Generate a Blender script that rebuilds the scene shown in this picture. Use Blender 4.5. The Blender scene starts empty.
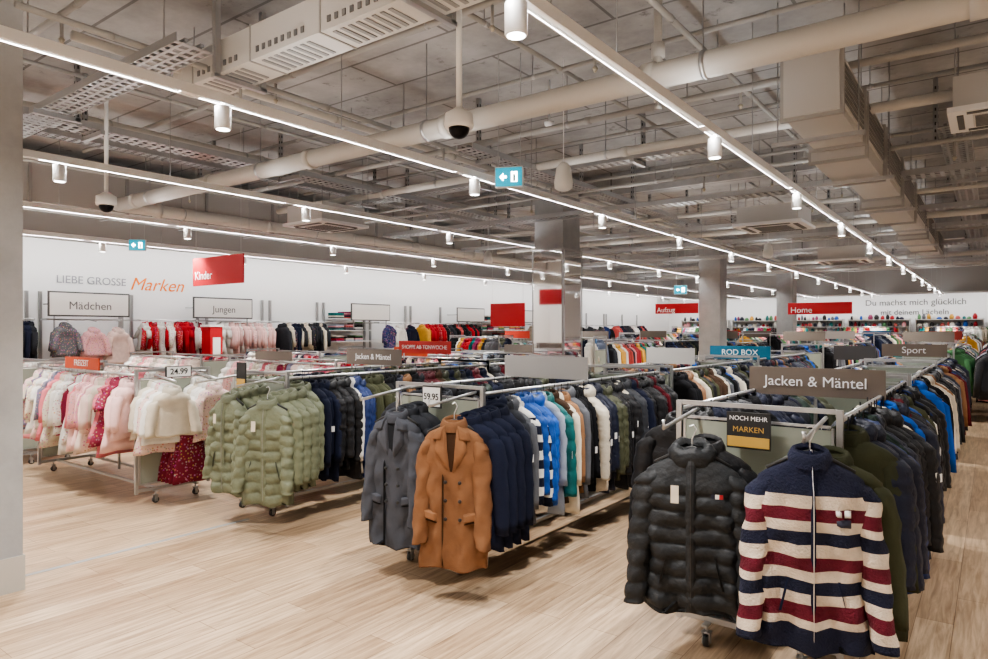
import bpy, math, random
import numpy as np
random.seed(11); RNG=np.random.RandomState(7)
scene=bpy.context.scene
try:
    scene.view_settings.view_transform='AgX'
    scene.view_settings.look='AgX - Medium High Contrast'
    scene.view_settings.exposure=0.55
except Exception as e: print('view',e)

def lin(r,g,b):
    f=lambda c:(c/255/12.92) if c/255<=0.04045 else ((c/255+0.055)/1.055)**2.4
    return (f(r),f(g),f(b))

# ---------------------------------------------------------------- materials
def newmat(name):
    m=bpy.data.materials.new(name); m.use_nodes=True
    nt=m.node_tree; b=nt.nodes['Principled BSDF']; return m,nt,b
def colmat(name,rough,metal=0.0,bump=0.0,bscale=200,sheen=0.0,var=0.0):
    m,nt,b=newmat(name)
    a=nt.nodes.new('ShaderNodeVertexColor'); a.layer_name='Col'
    src=a.outputs['Color']
    tc=nt.nodes.new('ShaderNodeTexCoord')
    if var>0:
        n=nt.nodes.new('ShaderNodeTexNoise'); n.inputs['Scale'].default_value=14; n.inputs['Detail'].default_value=4
        nt.links.new(tc.outputs['Object'],n.inputs['Vector'])
        mr=nt.nodes.new('ShaderNodeMapRange'); mr.inputs['From Min'].default_value=.3; mr.inputs['From Max'].default_value=.7
        mr.inputs['To Min'].default_value=1-var; mr.inputs['To Max'].default_value=1+var
        nt.links.new(n.outputs['Fac'],mr.inputs['Value'])
        mx=nt.nodes.new('ShaderNodeVectorMath'); mx.operation='SCALE'
        nt.links.new(src,mx.inputs[0]); nt.links.new(mr.outputs[0],mx.inputs['Scale'])
        src=mx.outputs[0]
    nt.links.new(src,b.inputs['Base Color'])
    b.inputs['Roughness'].default_value=rough; b.inputs['Metallic'].default_value=metal
    if sheen>0: b.inputs['Sheen Weight'].default_value=sheen
    if bump>0:
        n=nt.nodes.new('ShaderNodeTexNoise'); n.inputs['Scale'].default_value=bscale; n.inputs['Detail'].default_value=3
        nt.links.new(tc.outputs['Object'],n.inputs['Vector'])
        bp=nt.nodes.new('ShaderNodeBump'); bp.inputs['Strength'].default_value=bump; bp.inputs['Distance'].default_value=.01
        nt.links.new(n.outputs['Fac'],bp.inputs['Height']); nt.links.new(bp.outputs[0],b.inputs['Normal'])
    return m
FAB,NYL,PNT,MET,FRO,LED,MIR,EXI,FLEECE,PRINT=range(10)
m_fab=colmat('woven_fabric',.95,bump=.3,bscale=40,sheen=.0,var=.08)
m_fab.node_tree.nodes['Principled BSDF'].inputs['Specular IOR Level'].default_value=.25
m_nyl=colmat('quilted_nylon',.58,bump=.8,bscale=30,var=.05)
m_nyl.node_tree.nodes['Principled BSDF'].inputs['Specular IOR Level'].default_value=.4
m_pnt=colmat('painted_surface',.5)
m_met=colmat('brushed_metal',.34,metal=.8)
m_fle=colmat('fleece_pile',1.0,bump=.9,bscale=110,sheen=.0,var=.15)
m_prt,nt,b=newmat('floral_print_fabric')
a=nt.nodes.new('ShaderNodeVertexColor'); a.layer_name='Col'; tc=nt.nodes.new('ShaderNodeTexCoord')
vo=nt.nodes.new('ShaderNodeTexVoronoi'); vo.inputs['Scale'].default_value=42; nt.links.new(tc.outputs['Object'],vo.inputs['Vector'])
rp=nt.nodes.new('ShaderNodeValToRGB'); rp.color_ramp.interpolation='CONSTANT'; rp.color_ramp.elements[0].color=(.75,.75,.75,1); rp.color_ramp.elements[1].position=.34; rp.color_ramp.elements[1].color=(0,0,0,1)
nt.links.new(vo.outputs['Distance'],rp.inputs[0])
mm=nt.nodes.new('ShaderNodeMix'); mm.data_type='RGBA'; nt.links.new(rp.outputs[0],mm.inputs[0]); nt.links.new(a.outputs[0],mm.inputs[6])
hs=nt.nodes.new('ShaderNodeMix'); hs.data_type='RGBA'; hs.inputs[0].default_value=.6; nt.links.new(vo.outputs['Color'],hs.inputs[6]); hs.inputs[7].default_value=(*lin(180,80,95),1)
nt.links.new(hs.outputs[2],mm.inputs[7]); nt.links.new(mm.outputs[2],b.inputs['Base Color']); b.inputs['Roughness'].default_value=.9
m_fro,nt,b=newmat('frosted_glass')
b.inputs['Base Color'].default_value=(.36,.39,.33,1); b.inputs['Roughness'].default_value=.2
tr=nt.nodes.new('ShaderNodeBsdfTransparent'); mx=nt.nodes.new('ShaderNodeMixShader'); mx.inputs[0].default_value=.8
tr.inputs[0].default_value=(.8,.86,.8,1)
nt.links.new(tr.outputs[0],mx.inputs[1]); nt.links.new(b.outputs[0],mx.inputs[2])
nt.links.new(mx.outputs[0],nt.nodes['Material Output'].inputs[0])
def emat(name,col,s):
    m,nt,b=newmat(name); b.inputs['Base Color'].default_value=(*col,1)
    b.inputs['Emission Color'].default_value=(*col,1); b.inputs['Emission Strength'].default_value=s; return m
m_led=emat('led_diffuser',(1,.98,.95),8)
m_exi=emat('exit_sign_face',lin(0,140,165),1.0)
m_mir,nt,b=newmat('mirror_cladding'); b.inputs['Base Color'].default_value=(.85,.86,.86,1); b.inputs['Metallic'].default_value=1; b.inputs['Roughness'].default_value=.04
MATS=[m_fab,m_nyl,m_pnt,m_met,m_fro,m_led,m_mir,m_exi,m_fle,m_prt]

def plainmat(name,col,rough=.6):
    m,nt,b=newmat(name); b.inputs['Base Color'].default_value=(*col,1); b.inputs['Roughness'].default_value=rough; return m
m_white=plainmat('white_lettering',(.85,.85,.85)); m_black=plainmat('black_lettering',(.02,.02,.02))
m_orange=plainmat('orange_lettering',lin(235,125,20)); m_grayt=plainmat('grey_lettering',lin(150,152,158)); m_gold=plainmat('gold_lettering',lin(200,160,80))
m_dgray=plainmat('dark_grey_lettering',(.12,.12,.12))

# ---------------------------------------------------------------- mesh builder
class MB:
    def __init__(s): s.V=[];s.F=[];s.C=[];s.M=[];s.S=[];s.n=0
    def add(s,V,F,C,M,S):
        V=np.asarray(V,float); F=np.asarray(F,int); k=len(F)
        C=np.asarray(C,float)
        if C.ndim==1: C=np.tile(C,(k,1))
        M=np.full(k,M) if np.isscalar(M) else np.asarray(M)
        s.V.append(V); s.F.append(F+s.n); s.C.append(C); s.M.append(M); s.S.append(np.full(k,bool(S))); s.n+=len(V)
    def box(s,cx,cy,cz,sx,sy,sz,c=(.8,.8,.8),m=PNT,rot=0.0):
        x,y,z=sx/2,sy/2,sz/2
        v=np.array([[-x,-y,-z],[x,-y,-z],[x,y,-z],[-x,y,-z],[-x,-y,z],[x,-y,z],[x,y,z],[-x,y,z]])
        if rot:
            c_,s_=math.cos(rot),math.sin(rot); v=v@np.array([[c_,s_,0],[-s_,c_,0],[0,0,1]])
        v=v+[cx,cy,cz]
        s.add(v,[[0,3,2,1],[4,5,6,7],[0,1,5,4],[1,2,6,5],[2,3,7,6],[3,0,4,7]],c,m,False)
    def bb(s,x0,x1,y0,y1,z0,z1,c=(.8,.8,.8),m=PNT): s.box((x0+x1)/2,(y0+y1)/2,(z0+z1)/2,x1-x0,y1-y0,z1-z0,c,m)
    def grid(s,R,c,m,smooth=True,closed=True):
        nr,ns=R.shape[:2]; i=np.arange(nr-1)[:,None]; j=np.arange(ns if closed else ns-1)[None,:]; j2=(j+1)%ns
        F=np.stack([i*ns+j,i*ns+j2,(i+1)*ns+j2,(i+1)*ns+j],-1).reshape(-1,4)
        s.add(R.reshape(-1,3),F,c,m,smooth)
    def tube(s,pts,r,c=(.7,.7,.7),m=MET,n=8,cap=True):
        P=np.asarray(pts,float); k=len(P); rr=np.full(k,r) if np.isscalar(r) else np.asarray(r)
        rings=[]; 
        for i in range(k):
            t=P[min(i+1,k-1)]-P[max(i-1,0)]; L=np.linalg.norm(t)
            t=t/L if L>1e-9 else np.array([0,0,1.])
            a=np.array([0,0,1.]) if abs(t[2])<.9 else np.array([1.,0,0])
            u=np.cross(t,a); u/=np.linalg.norm(u); w=np.cross(t,u)
            th=np.arange(n)*2*math.pi/n
            rg=P[i]+rr[i]*(np.cos(th)[:,None]*u+np.sin(th)[:,None]*w)
            if i==0 and cap: rings.append(P[i]+(rg-P[i])*.01)
            rings.append(rg)
            if i==k-1 and cap: rings.append(P[i]+(rg-P[i])*.01)
        s.grid(np.array(rings),c,m,n>6)
    def build(s,name,parent=None):
        V=np.concatenate(s.V);F=np.concatenate(s.F);C=np.concatenate(s.C);M=np.concatenate(s.M);S=np.concatenate(s.S)
        me=bpy.data.meshes.new(name)
        me.vertices.add(len(V)); me.vertices.foreach_set('co',V.astype(np.float32).ravel())
        me.loops.add(len(F)*4); me.loops.foreach_set('vertex_index',F.astype(np.int32).ravel())
        me.polygons.add(len(F)); me.polygons.foreach_set('loop_start',(np.arange(len(F))*4).astype(np.int32))
        me.polygons.foreach_set('use_smooth',S)
        me.update(calc_edges=True)
        a=me.color_attributes.new('Col','FLOAT_COLOR','CORNER')
        cc=np.concatenate([np.repeat(C,4,axis=0),np.ones((len(F)*4,1))],1)
        a.data.foreach_set('color',cc.astype(np.float32).ravel())
        used=sorted(set(M.tolist())); remap={u:i for i,u in enumerate(used)}
        for u in used: me.materials.append(MATS[u])
        me.polygons.foreach_set('material_index',np.array([remap[x] for x in M],dtype=np.int32))
        me.update()
        o=bpy.data.objects.new(name,me); scene.collection.objects.link(o)
        if parent: o.parent=parent
        return o
def empty(name,loc=(0,0,0)):
    e=bpy.data.objects.new(name,None); e.empty_display_size=.2; scene.collection.objects.link(e); e.location=loc; return e
def text(body,loc,face,size,mat,parent=None,name='lettering',align='CENTER',shear=0,bold=0,ext=.002):
    cu=bpy.data.curves.new(name,'FONT'); cu.body=body; cu.size=size; cu.align_x=align; cu.align_y='CENTER'; cu.extrude=ext; cu.shear=shear; cu.offset=bold
    o=bpy.data.objects.new(name,cu); scene.collection.objects.link(o); o.location=loc
    o.rotation_euler=(math.pi/2,0,{'-y':0,'+x':math.pi/2}[face] if isinstance(face,str) else face)
    cu.materials.append(mat)
    if parent: o.parent=parent
    return o

# ---------------------------------------------------------------- garments
def prof(L,W,T,flare):
    zk=np.array([.035,.0,-.02,-.045,-.08,-.13,-.25,-L]); wk=np.array([.05,.062,.10,.155,min(.205,W*.88),W*.94,W,W*(1.03+flare)])
    tk=np.array([.035,.045,.052,.058,.062,T*.95,T,T*.95]); return zk,wk,tk
PW,PT=.7,.8
def garment(L=.75,W=.24,T=.05,kind='jacket',nr=16,ns=14,nsl=8,seed=0,sl=.58,flare=.0,pitch=.075,stripes=None,sleeves=True,spread=.05,hood=False,wr=1.0,fwd=0.0):
    r=np.random.RandomState(seed); V=[];F=[];Z=[];n=0
    zk,wk,tk=prof(L,W,T,flare); hi=ns>=24
    z=np.concatenate([[.035,.0,-.02,-.045,-.08],np.linspace(-.13,-L,nr)])
    w=np.interp(-z,-zk,wk); t=np.interp(-z,-zk,tk)
    if kind=='puffer':
        bl=.74+.26*np.sqrt(np.abs(np.sin(math.pi*(-z-.03)/pitch))); bl[:3]=1
        t=t*bl; w=w*(.965+.035*bl)
    th=np.arange(ns)*2*math.pi/ns; c=np.cos(th); s_=np.sin(th)
    ph=r.rand(8)*6.28
    def zone(zz,n_s):
        if stripes is None: return np.zeros(len(zz))
        out=[]
        for q in zz:
            k=0
            for (za,zb,kk) in stripes:
                if za>=-q>zb or zb>-q>=za: k=kk
            out.append(k)
        return np.array(out)
    R=np.zeros((len(z)+1,ns,3))
    X=np.sign(c)*np.abs(c)**PW; Y=np.sign(s_)*np.abs(s_)**PT
    for i in range(len(z)):
        f=min(1,max(0,(-z[i]-.1)/L))
        x=w[i]*X; y=t[i]*Y+ wr*T*.35*f*np.sin(X*w[i]*38+ph[0]+z[i]*3)*(np.abs(X)<.97)+wr*T*.12*np.sin(z[i]*17+ph[1]+X*6)*f
        if hi:
            g=min(1,max(0,(-z[i]-.08)/.12))
            y=y+wr*g*(.009*np.sin(x*31+z[i]*24+ph[4])+.007*np.sin(-x*47+z[i]*37+ph[5])+.004*np.sin(x*75+z[i]*13+ph[6]))
        x=x+.012*wr*np.sin(z[i]*11+ph[2])*f
        R[i,:,0]=x; R[i,:,1]=y; R[i,:,2]=z[i]+ (.004+.010*f)*np.sin(X*5+ph[3])*f
    R[-1,:,0]=R[-2,:,0]*.3; R[-1,:,1]=R[-2,:,1]*.3; R[-1,:,2]=-L+.06
    nr_=len(z)+1
    i=np.arange(nr_-1)[:,None]; j=np.arange(ns)[None,:]; j2=(j+1)%ns
    V.append(R.reshape(-1,3)); F.append(np.stack([i*ns+j,i*ns+j2,(i+1)*ns+j2,(i+1)*ns+j],-1).reshape(-1,4))
    zn=zone((z[:-1]+z[1:])/2,ns); zn=np.append(zn,9); Z.append(np.repeat(zn,ns)); n=nr_*ns
    if sleeves:
        ns2=max(6,ns//2+1 if ns<24 else 18); th=np.arange(ns2)*2*math.pi/ns2
        for sd in (-1,1):
            u=np.concatenate([[0,0.02],np.linspace(.07,1,nsl)]); RR=np.zeros((len(u)+1,ns2,3)); zz=-.075-u*sl
            bend=-.02-.04*r.rand()-fwd; p=r.rand()*6; p2=r.rand()*6; spr=spread*(.8+.4*r.rand())
            for k,uu in enumerate(u):
                cx=sd*(W-.065+(spr+.03)*uu**.55); cy=bend*uu**1.3
                rx=.066-.02*uu; ry=min(.062,T*1.15)*(1-.22*uu)
                if k==0: rx*=.1;ry*=.3
                if k==1: rx*=.75; ry*=.8
                if kind=='puffer':
                    q=.78+.22*math.sqrt(abs(math.sin(math.pi*(uu*sl)/pitch))); rx*=q*1.08; ry*=q*1.1
                else:
                    q=1+.08*wr*math.sin(uu*22+p)+.05*wr*math.sin(uu*47+p2); rx*=q; ry*=2-q
                dn=wr*(.006 if hi else 0)*np.sin(3*th+uu*14+p2)
                RR[k,:,0]=cx+(rx+dn)*np.cos(th); RR[k,:,1]=cy+(ry+dn)*np.sin(th); RR[k,:,2]=zz[k]+sd*np.cos(th)*-.02*(1 if k<4 else .3)
            RR[-1]=RR[-2]; RR[-1,:,0]=RR[-2,:,0].mean()+(RR[-2,:,0]-RR[-2,:,0].mean())*.3; RR[-1,:,1]=RR[-2,:,1].mean()+(RR[-2,:,1]-RR[-2,:,1].mean())*.3; RR[-1,:,2]+=.03
            m_=len(u)+1; i=np.arange(m_-1)[:,None]; j=np.arange(ns2)[None,:]; j2=(j+1)%ns2
            V.append(RR.reshape(-1,3)); F.append(n+np.stack([i*ns2+j,i*ns2+j2,(i+1)*ns2+j2,(i+1)*ns2+j],-1).reshape(-1,4))
            zn=zone((zz[:-1]+zz[1:])/2+.02,ns2); zn=np.append(zn,9); Z.append(np.repeat(zn,ns2)); n+=m_*ns2
    nc=max(8,ns); th=np.arange(nc)*2*math.pi/nc; rows=[]
    prf=[(.050,.02),(.056,.04),(.07,.035),(.082,.01),(.085,-.02)] if not hood else [(.05,.02),(.06,.045),(.085,.045),(.105,.015),(.10,-.03),(.08,-.05)]
    for (a,zz) in prf:
        k=1.0 if not hood else 1+.25*np.sin(th)
        rows.append(np.stack([a*1.05*np.cos(th),a*min(1,T/.07+.25)*.85*np.sin(th)*k+.0,zz+.018*np.sin(th)+(.006*np.sin(th*5+ph[7]) if hood else 0*th),],-1))
    RR=np.array(rows); m_=len(rows); i=np.arange(m_-1)[:,None]; j=np.arange(nc)[None,:]; j2=(j+1)%nc
    V.append(RR.reshape(-1,3)); F.append(n+np.stack([i*nc+j,i*nc+j2,(i+1)*nc+j2,(i+1)*nc+j],-1).reshape(-1,4)); Z.append(np.full((m_-1)*nc,3.)); n+=m_*nc
    return np.concatenate(V),np.concatenate(F),np.concatenate(Z)

def place(mb,tpl,loc,yaw,base,mat,accent=(.8,.8,.78),accent2=None,sc=1.0,collar=None):
    V,F,Z=tpl
    c_,s_=math.cos(yaw),math.sin(yaw)
    Q=V*sc; Q=Q@np.array([[c_,s_,0],[-s_,c_,0],[0,0,1]])+np.array(loc)
    C=np.tile(np.array(base,float),(len(F),1))
    C[Z==1]=accent; C[Z==2]=accent2 if accent2 is not None else accent
    C[Z==3]=collar if collar is not None else np.array(base)*.8
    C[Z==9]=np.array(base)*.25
    mb.add(Q,F,C,mat,True)

def mk(kind,det,i,**k):
    if det=='near': a=dict(nr=30 if kind=='puffer' else 14,ns=14,nsl=24 if kind=='puffer' else 10)
    elif det=='mid': a=dict(nr=18 if kind=='puffer' else 7,ns=10,nsl=12 if kind=='puffer' else 5)
    else: a=dict(nr=4,ns=8,nsl=3)
    a.update(k); return garment(kind=kind,seed=i*13+5,**a)
TPL={}
STR=[(.10,.16,1),(.22,.28,1),(.34,.40,1),(.46,.52,1),(.58,.64,1),(.70,.74,1)]
for det in ('near','mid','far'):
    TPL[det]={'puffer':[mk('puffer',det,i,L=l,W=w_,T=.048,hood=h,pitch=p_) for i,(l,h,w_,p_) in enumerate([(.64,0,.225,.06),(.72,1,.235,.08),(.82,1,.235,.075),(.68,0,.22,.10),(.76,1,.24,.055)])],
      'coat':[mk('jacket',det,i+5,L=l,W=w_,T=.04,hood=h) for i,(l,w_,h) in enumerate([(.76,.22,0),(.90,.225,0),(.66,.21,0),(.78,.235,1),(.60,.2,0),(.84,.24,1)])],
      'stripe':[mk('jacket',det,9,L=.72,W=.23,T=.045,stripes=STR)],
      'kid':[mk('jacket',det,i+20,L=l,W=.19,T=.04,flare=.18*i,sl=.34) for i,l in enumerate([.42,.50,.60])],
      'dress':[mk('jacket',det,i+27,L=l,W=.16,T=.04,flare=.5,sl=.16,sleeves=(i==0)) for i,l in enumerate([.55,.62])],
      'kidstripe':[mk('jacket',det,31,L=.46,W=.19,T=.04,sl=.34,stripes=STR)]}
NAVY=lin(26,31,50);BLACK=lin(23,23,26);CHAR=lin(49,51,56);OLIVE=lin(66,68,50);BROWN=lin(72,54,42);BLUE=lin(22,82,165);CREAM=lin(212,202,184);CAMEL=lin(140,104,76);TEAL=lin(15,100,100);BURG=lin(92,25,35);RED=lin(160,28,38);GREY=lin(100,102,107);SAGE=lin(108,113,90);DKGREEN=lin(34,49,42);MIDBLUE=lin(28,48,98);WHITE=lin(228,226,220);ICE=lin(160,170,185)
P_MEN=[NAVY,BLACK,NAVY,CHAR,BLACK,OLIVE,BROWN,DKGREEN,CHAR,MIDBLUE,BLACK,NAVY,GREY,CREAM,BURG,BLUE,CAMEL,BLACK,NAVY]
P_DK=[NAVY,BLACK,NAVY,CHAR,BLACK,OLIVE,DKGREEN,CHAR]
PINK=lin(224,170,172); BLUSH=lin(224,198,188)
P_KID=[PINK,WHITE,CREAM,BLUSH,lin(212,148,154),lin(225,205,192),WHITE,lin(205,118,126),lin(132,42,66),lin(190,176,164),CREAM,lin(228,190,185),lin(120,120,140)]
P_KIDM=[WHITE,BLUSH,CREAM,lin(135,40,60),NAVY,PINK,lin(140,140,150),RED,lin(195,158,108),lin(205,118,126)]
P_BOY=[NAVY,MIDBLUE,lin(105,115,135),WHITE,OLIVE,CHAR,lin(70,108,145),NAVY,GREY]
P_MIX=[RED,WHITE,lin(220,155,160),NAVY,CREAM,lin(200,150,60),TEAL,BLACK,lin(135,50,88),GREY,lin(180,82,78),ICE,BLACK,CHAR,lin(85,132,88)]

def row(mb,axis,const,a0,a1,zrail,pal,det,seq=(),kinds=('puffer','puffer','coat','coat','coat'),sp=.052,sc=1.0,pr=0.0):
    a=a0; q=[]
    for (c,k,n) in seq: q+= [(c,k)]*n
    while a<a1:
        if not q:
            c=random.choice(pal); k=random.choice(kinds); q=[(c,k)]*random.choice((1,1,1,2,2,3))
        c,k=q.pop(0)
        t=random.choice(TPL[det][k]) 
        dz=zrail-.085+random.uniform(-.02,.01)
        yaw=random.gauss(0,.15)
        j=random.uniform(.8,1.2); cc=tuple(min(1,x*j) for x in c)
        if axis=='y': loc=(const+random.gauss(0,.02),a,dz)
        else: loc=(a,const+random.gauss(0,.02),dz); yaw+=math.pi/2
        mt=NYL if k=='puffer' else (PRINT if random.random()<pr else FAB)
        place(mb,t,loc,yaw,cc,mt,accent=NAVY if k=='stripe' and c==WHITE else WHITE,sc=sc*random.uniform(.91,1.06))
        if det!='far':
            mb.tube([(loc[0],loc[1],dz+.02),(loc[0],loc[1],zrail+.012)],.0035,(.05,.05,.05) if det=='near' else (.3,.3,.3),MET,4,False)
            if det=='near' and random.random()<.22 and axis=='y':
                mb.box(loc[0]+.27*sc,loc[1]-.035,dz-.28-random.random()*.12,.004,.03,.05,(.8,.8,.78),PNT,rot=random.uniform(-.4,.6))
        a+=sp*random.uniform(.7,1.35)

STEEL=(.45,.45,.45); RAIL=(.55,.55,.55)
def caster(mb,x,y):
    mb.tube([(x-.012,y,.03),(x+.012,y,.03)],.03,(.05,.05,.05),PNT,12)
    mb.box(x-.018,y,.045,.004,.03,.06,STEEL,MET); mb.box(x+.018,y,.045,.004,.03,.06,STEEL,MET)
    mb.box(x,y,.076,.045,.04,.008,STEEL,MET); mb.tube([(x,y,.078),(x,y,.11)],.008,STEEL,MET,6)
def rack(cx,cy,length,axis,det,pals,seqs=((),()),kinds=('puffer','puffer','coat','coat','coat'),half=.39,ztop=1.27,sc=1.0,arms=False,sp=.052,pr=0.0):
    e=empty('clothing_rack',(0,0,0))
    mb=MB(); 
    def P(u,v): return (cx+v,cy+u) if axis=='y' else (cx+u,cy+v)
    def bx(u,v,z,su,sv,sz,c=STEEL,m=MET):
        x,y=P(u,v)
        if axis=='y': mb.box(x,y,z,sv,su,sz,c,m)
        else: mb.box(x,y,z,su,sv,sz,c,m)
    for u in (0,length):
        for v in (-half,half):
            bx(u,v,(ztop+.1)/2,.028,.028,ztop-.1)
        bx(u,0,ztop-.01,.026,2*half-.03,.022); bx(u,0,.13,.026,2*half-.03,.03)
        bx(u,0,.68,.008,2*half-.05,.98,(1,1,1),FRO)
        for v in (-half+.03,half-.03): bx(u,v,.68,.018,.012,1.0)
        bx(u,0,1.185,.018,2*half-.08,.012); bx(u,0,.185,.018,2*half-.08,.012)
        sgn=-1 if u==0 else 1
        for v in (-half+.16,half-.16): 
            x,y=P(u+sgn*.04,v); caster(mb,x,y); bx(u+sgn*.045,v,.115,.06,.03,.012)
    for v in (-half,half):
        a=P(0,v);b_=P(length,v)
        mb.tube([(a[0],a[1],ztop-.05),(b_[0],b_[1],ztop-.05)],.014,RAIL,MET,8)
        bx(length/2,v*.5,.13,length,.025,.025)
    if det!='far': bx(length/2,0,.66,.02,.02,1.04)
    if arms:
        for v in (-half+.1,half-.06):
            a=P(0,v); b_=P(-.46,v)
            mb.tube([(a[0],a[1],ztop-.04),(P(-.1,v)[0],P(-.1,v)[1],ztop-.05),(b_[0],b_[1],ztop-.09),(b_[0],b_[1],ztop-.05)],.01,RAIL,MET,8)
    mb.build('frame',e)
    g=MB()
    for v,pal,sq in zip((-half,half),pals,seqs):
        if axis=='y': row(g,'y',cx+v,cy+.09,cy+length-.08,ztop-.05,pal,det,sq,kinds,sp,sc,pr)
        else: row(g,'x',cy+v,cx+.09,cx+length-.08,ztop-.05,pal,det,sq,kinds,sp,sc,pr)
    g.build('garments',e)
    return e
def rack_sign(txt,cx,cy,z=1.22,w=.84,h=.19,col=lin(112,100,90),face='-y',mat=None,fs=.12,name='rack_header_sign'):
    e=empty(name,(0,0,0)); mb=MB()
    mb.box(cx,cy,z+.02+h/2,w,.014,h,col,PNT)
    for s_ in (-.42,.42): mb.box(cx+s_*w,cy+.013,z+h/2-.02,.018,.01,h+.09,STEEL,MET)
    mb.build('board',e)
    if txt: text(txt,(cx,cy-.009,z+.02+h/2),face,fs,mat or m_white,e,ext=.001)
    return e

# ---------------------------------------------------------------- room shell
def node_floor():
    m,nt,b=newmat('oak_plank_floor'); N=nt.nodes.new; Lk=nt.links.new
    tc=N('ShaderNodeTexCoord'); sp=N('ShaderNodeSeparateXYZ'); cb=N('ShaderNodeCombineXYZ')
    Lk(tc.outputs['Object'],sp.inputs[0]); Lk(sp.outputs['Y'],cb.inputs['X']); Lk(sp.outputs['X'],cb.inputs['Y'])
    br=N('ShaderNodeTexBrick'); br.inputs['Scale'].default_value=1; br.inputs['Brick Width'].default_value=1.25; br.inputs['Row Height'].default_value=.18
    br.inputs['Mortar Size'].default_value=.0018; br.inputs['Mortar Smooth'].default_value=.3; br.inputs['Bias'].default_value=0; br.offset=.37
    br.inputs['Color1'].default_value=(*lin(214,189,160),1); br.inputs['Color2'].default_value=(*lin(186,159,130),1); br.inputs['Mortar'].default_value=(*lin(126,100,78),1)
    Lk(cb.outputs[0],br.inputs['Vector'])
    mp=N('ShaderNodeMapping'); mp.inputs['Scale'].default_value=(1.0,14,1); Lk(cb.outputs[0],mp.inputs['Vector'])
    n=N('ShaderNodeTexNoise'); n.inputs['Scale'].default_value=2.2; n.inputs['Detail'].default_value=7; n.inputs['Roughness'].default_value=.62; n.inputs['Distortion'].default_value=.6
    Lk(mp.outputs[0],n.inputs['Vector'])
    r=N('ShaderNodeValToRGB'); r.color_ramp.elements[0].position=.32; r.color_ramp.elements[0].color=(.52,.46,.41,1); r.color_ramp.elements[1].position=.66; r.color_ramp.elements[1].color=(1.08,1.07,1.05,1)
    Lk(n.outputs['Fac'],r.inputs[0])
    mx=N('ShaderNodeMix'); mx.data_type='RGBA'; mx.blend_type='MULTIPLY'; mx.inputs[0].default_value=.95
    Lk(br.outputs['Color'],mx.inputs[6]); Lk(r.outputs[0],mx.inputs[7]); Lk(mx.outputs[2],b.inputs['Base Color'])
    b.inputs['Roughness'].default_value=.3
    bp=N('ShaderNodeBump'); bp.inputs['Strength'].default_value=.12; bp.inputs['Distance'].default_value=.003; Lk(n.outputs['Fac'],bp.inputs['Height']); Lk(bp.outputs[0],b.inputs['Normal'])
    return m
def node_concrete(name,c1,c2,panel=True,sc=1.0):
    m,nt,b=newmat(name); N=nt.nodes.new; Lk=nt.links.new
    tc=N('ShaderNodeTexCoord')
    n=N('ShaderNodeTexNoise'); n.inputs['Scale'].default_value=1.3*sc; n.inputs['Detail'].default_value=9; n.inputs['Roughness'].default_value=.65; Lk(tc.outputs['Object'],n.inputs['Vector'])
    r=N('ShaderNodeValToRGB'); r.color_ramp.elements[0].position=.3; r.color_ramp.elements[0].color=(*c1,1); r.color_ramp.elements[1].position=.68; r.color_ramp.elements[1].color=(*c2,1)
    Lk(n.outputs['Fac'],r.inputs[0]); out=r.outputs[0]
    if panel:
        br=N('ShaderNodeTexBrick'); br.inputs['Scale'].default_value=1; br.inputs['Brick Width'].default_value=2.4; br.inputs['Row Height'].default_value=.6; br.inputs['Mortar Size'].default_value=.014; br.offset=.5
        br.inputs['Color1'].default_value=(1,1,1,1); br.inputs['Color2'].default_value=(.84,.84,.84,1); br.inputs['Mortar'].default_value=(.36,.35,.34,1)
        Lk(tc.outputs['Object'],br.inputs['Vector'])
        n2=N('ShaderNodeTexNoise'); n2.inputs['Scale'].default_value=5; n2.inputs['Detail'].default_value=7; n2.inputs['Roughness'].default_value=.7; Lk(tc.outputs['Object'],n2.inputs['Vector'])
        r2=N('ShaderNodeValToRGB'); r2.color_ramp.elements[0].position=.31; r2.color_ramp.elements[0].color=(.42,.41,.40,1); r2.color_ramp.elements[1].position=.40; r2.color_ramp.elements[1].color=(1,1,1,1); Lk(n2.outputs['Fac'],r2.inputs[0])
        mx=N('ShaderNodeMix'); mx.data_type='RGBA'; mx.blend_type='MULTIPLY'; mx.inputs[0].default_value=.85; Lk(out,mx.inputs[6]); Lk(br.outputs['Color'],mx.inputs[7])
        m2=N('ShaderNodeMix'); m2.data_type='RGBA'; m2.blend_type='MULTIPLY'; m2.inputs[0].default_value=.8; Lk(mx.outputs[2],m2.inputs[6]); Lk(r2.outputs[0],m2.inputs[7]); out=m2.outputs[2]
    Lk(out,b.inputs['Base Color']); b.inputs['Roughness'].default_value=.85
    bp=N('ShaderNodeBump'); bp.inputs['Strength'].default_value=.3; bp.inputs['Distance'].default_value=.02; Lk(n.outputs['Fac'],bp.inputs['Height']); Lk(bp.outputs[0],b.inputs['Normal'])
    return m
m_floor=node_floor()
m_slab=node_concrete('raw_concrete_slab',lin(143,142,141),lin(192,191,190))
m_col=node_concrete('smooth_concrete',lin(152,153,154),lin(180,181,181),False,1.5)
m_wall,nt_,b_=newmat('white_plaster')
n_=nt_.nodes.new('ShaderNodeTexNoise'); n_.inputs['Scale'].default_value=40
bp_=nt_.nodes.new('ShaderNodeBump'); bp_.inputs['Strength'].default_value=.05; nt_.links.new(n_.outputs['Fac'],bp_.inputs['Height']); nt_.links.new(bp_.outputs[0],b_.inputs['Normal'])
b_.inputs['Base Color'].default_value=(.84,.84,.84,1); b_.inputs['Roughness'].default_value=.8
X0,X1,Y0,Y1,ZC=-13.0,5.0,-3.0,32.0,4.1
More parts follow.
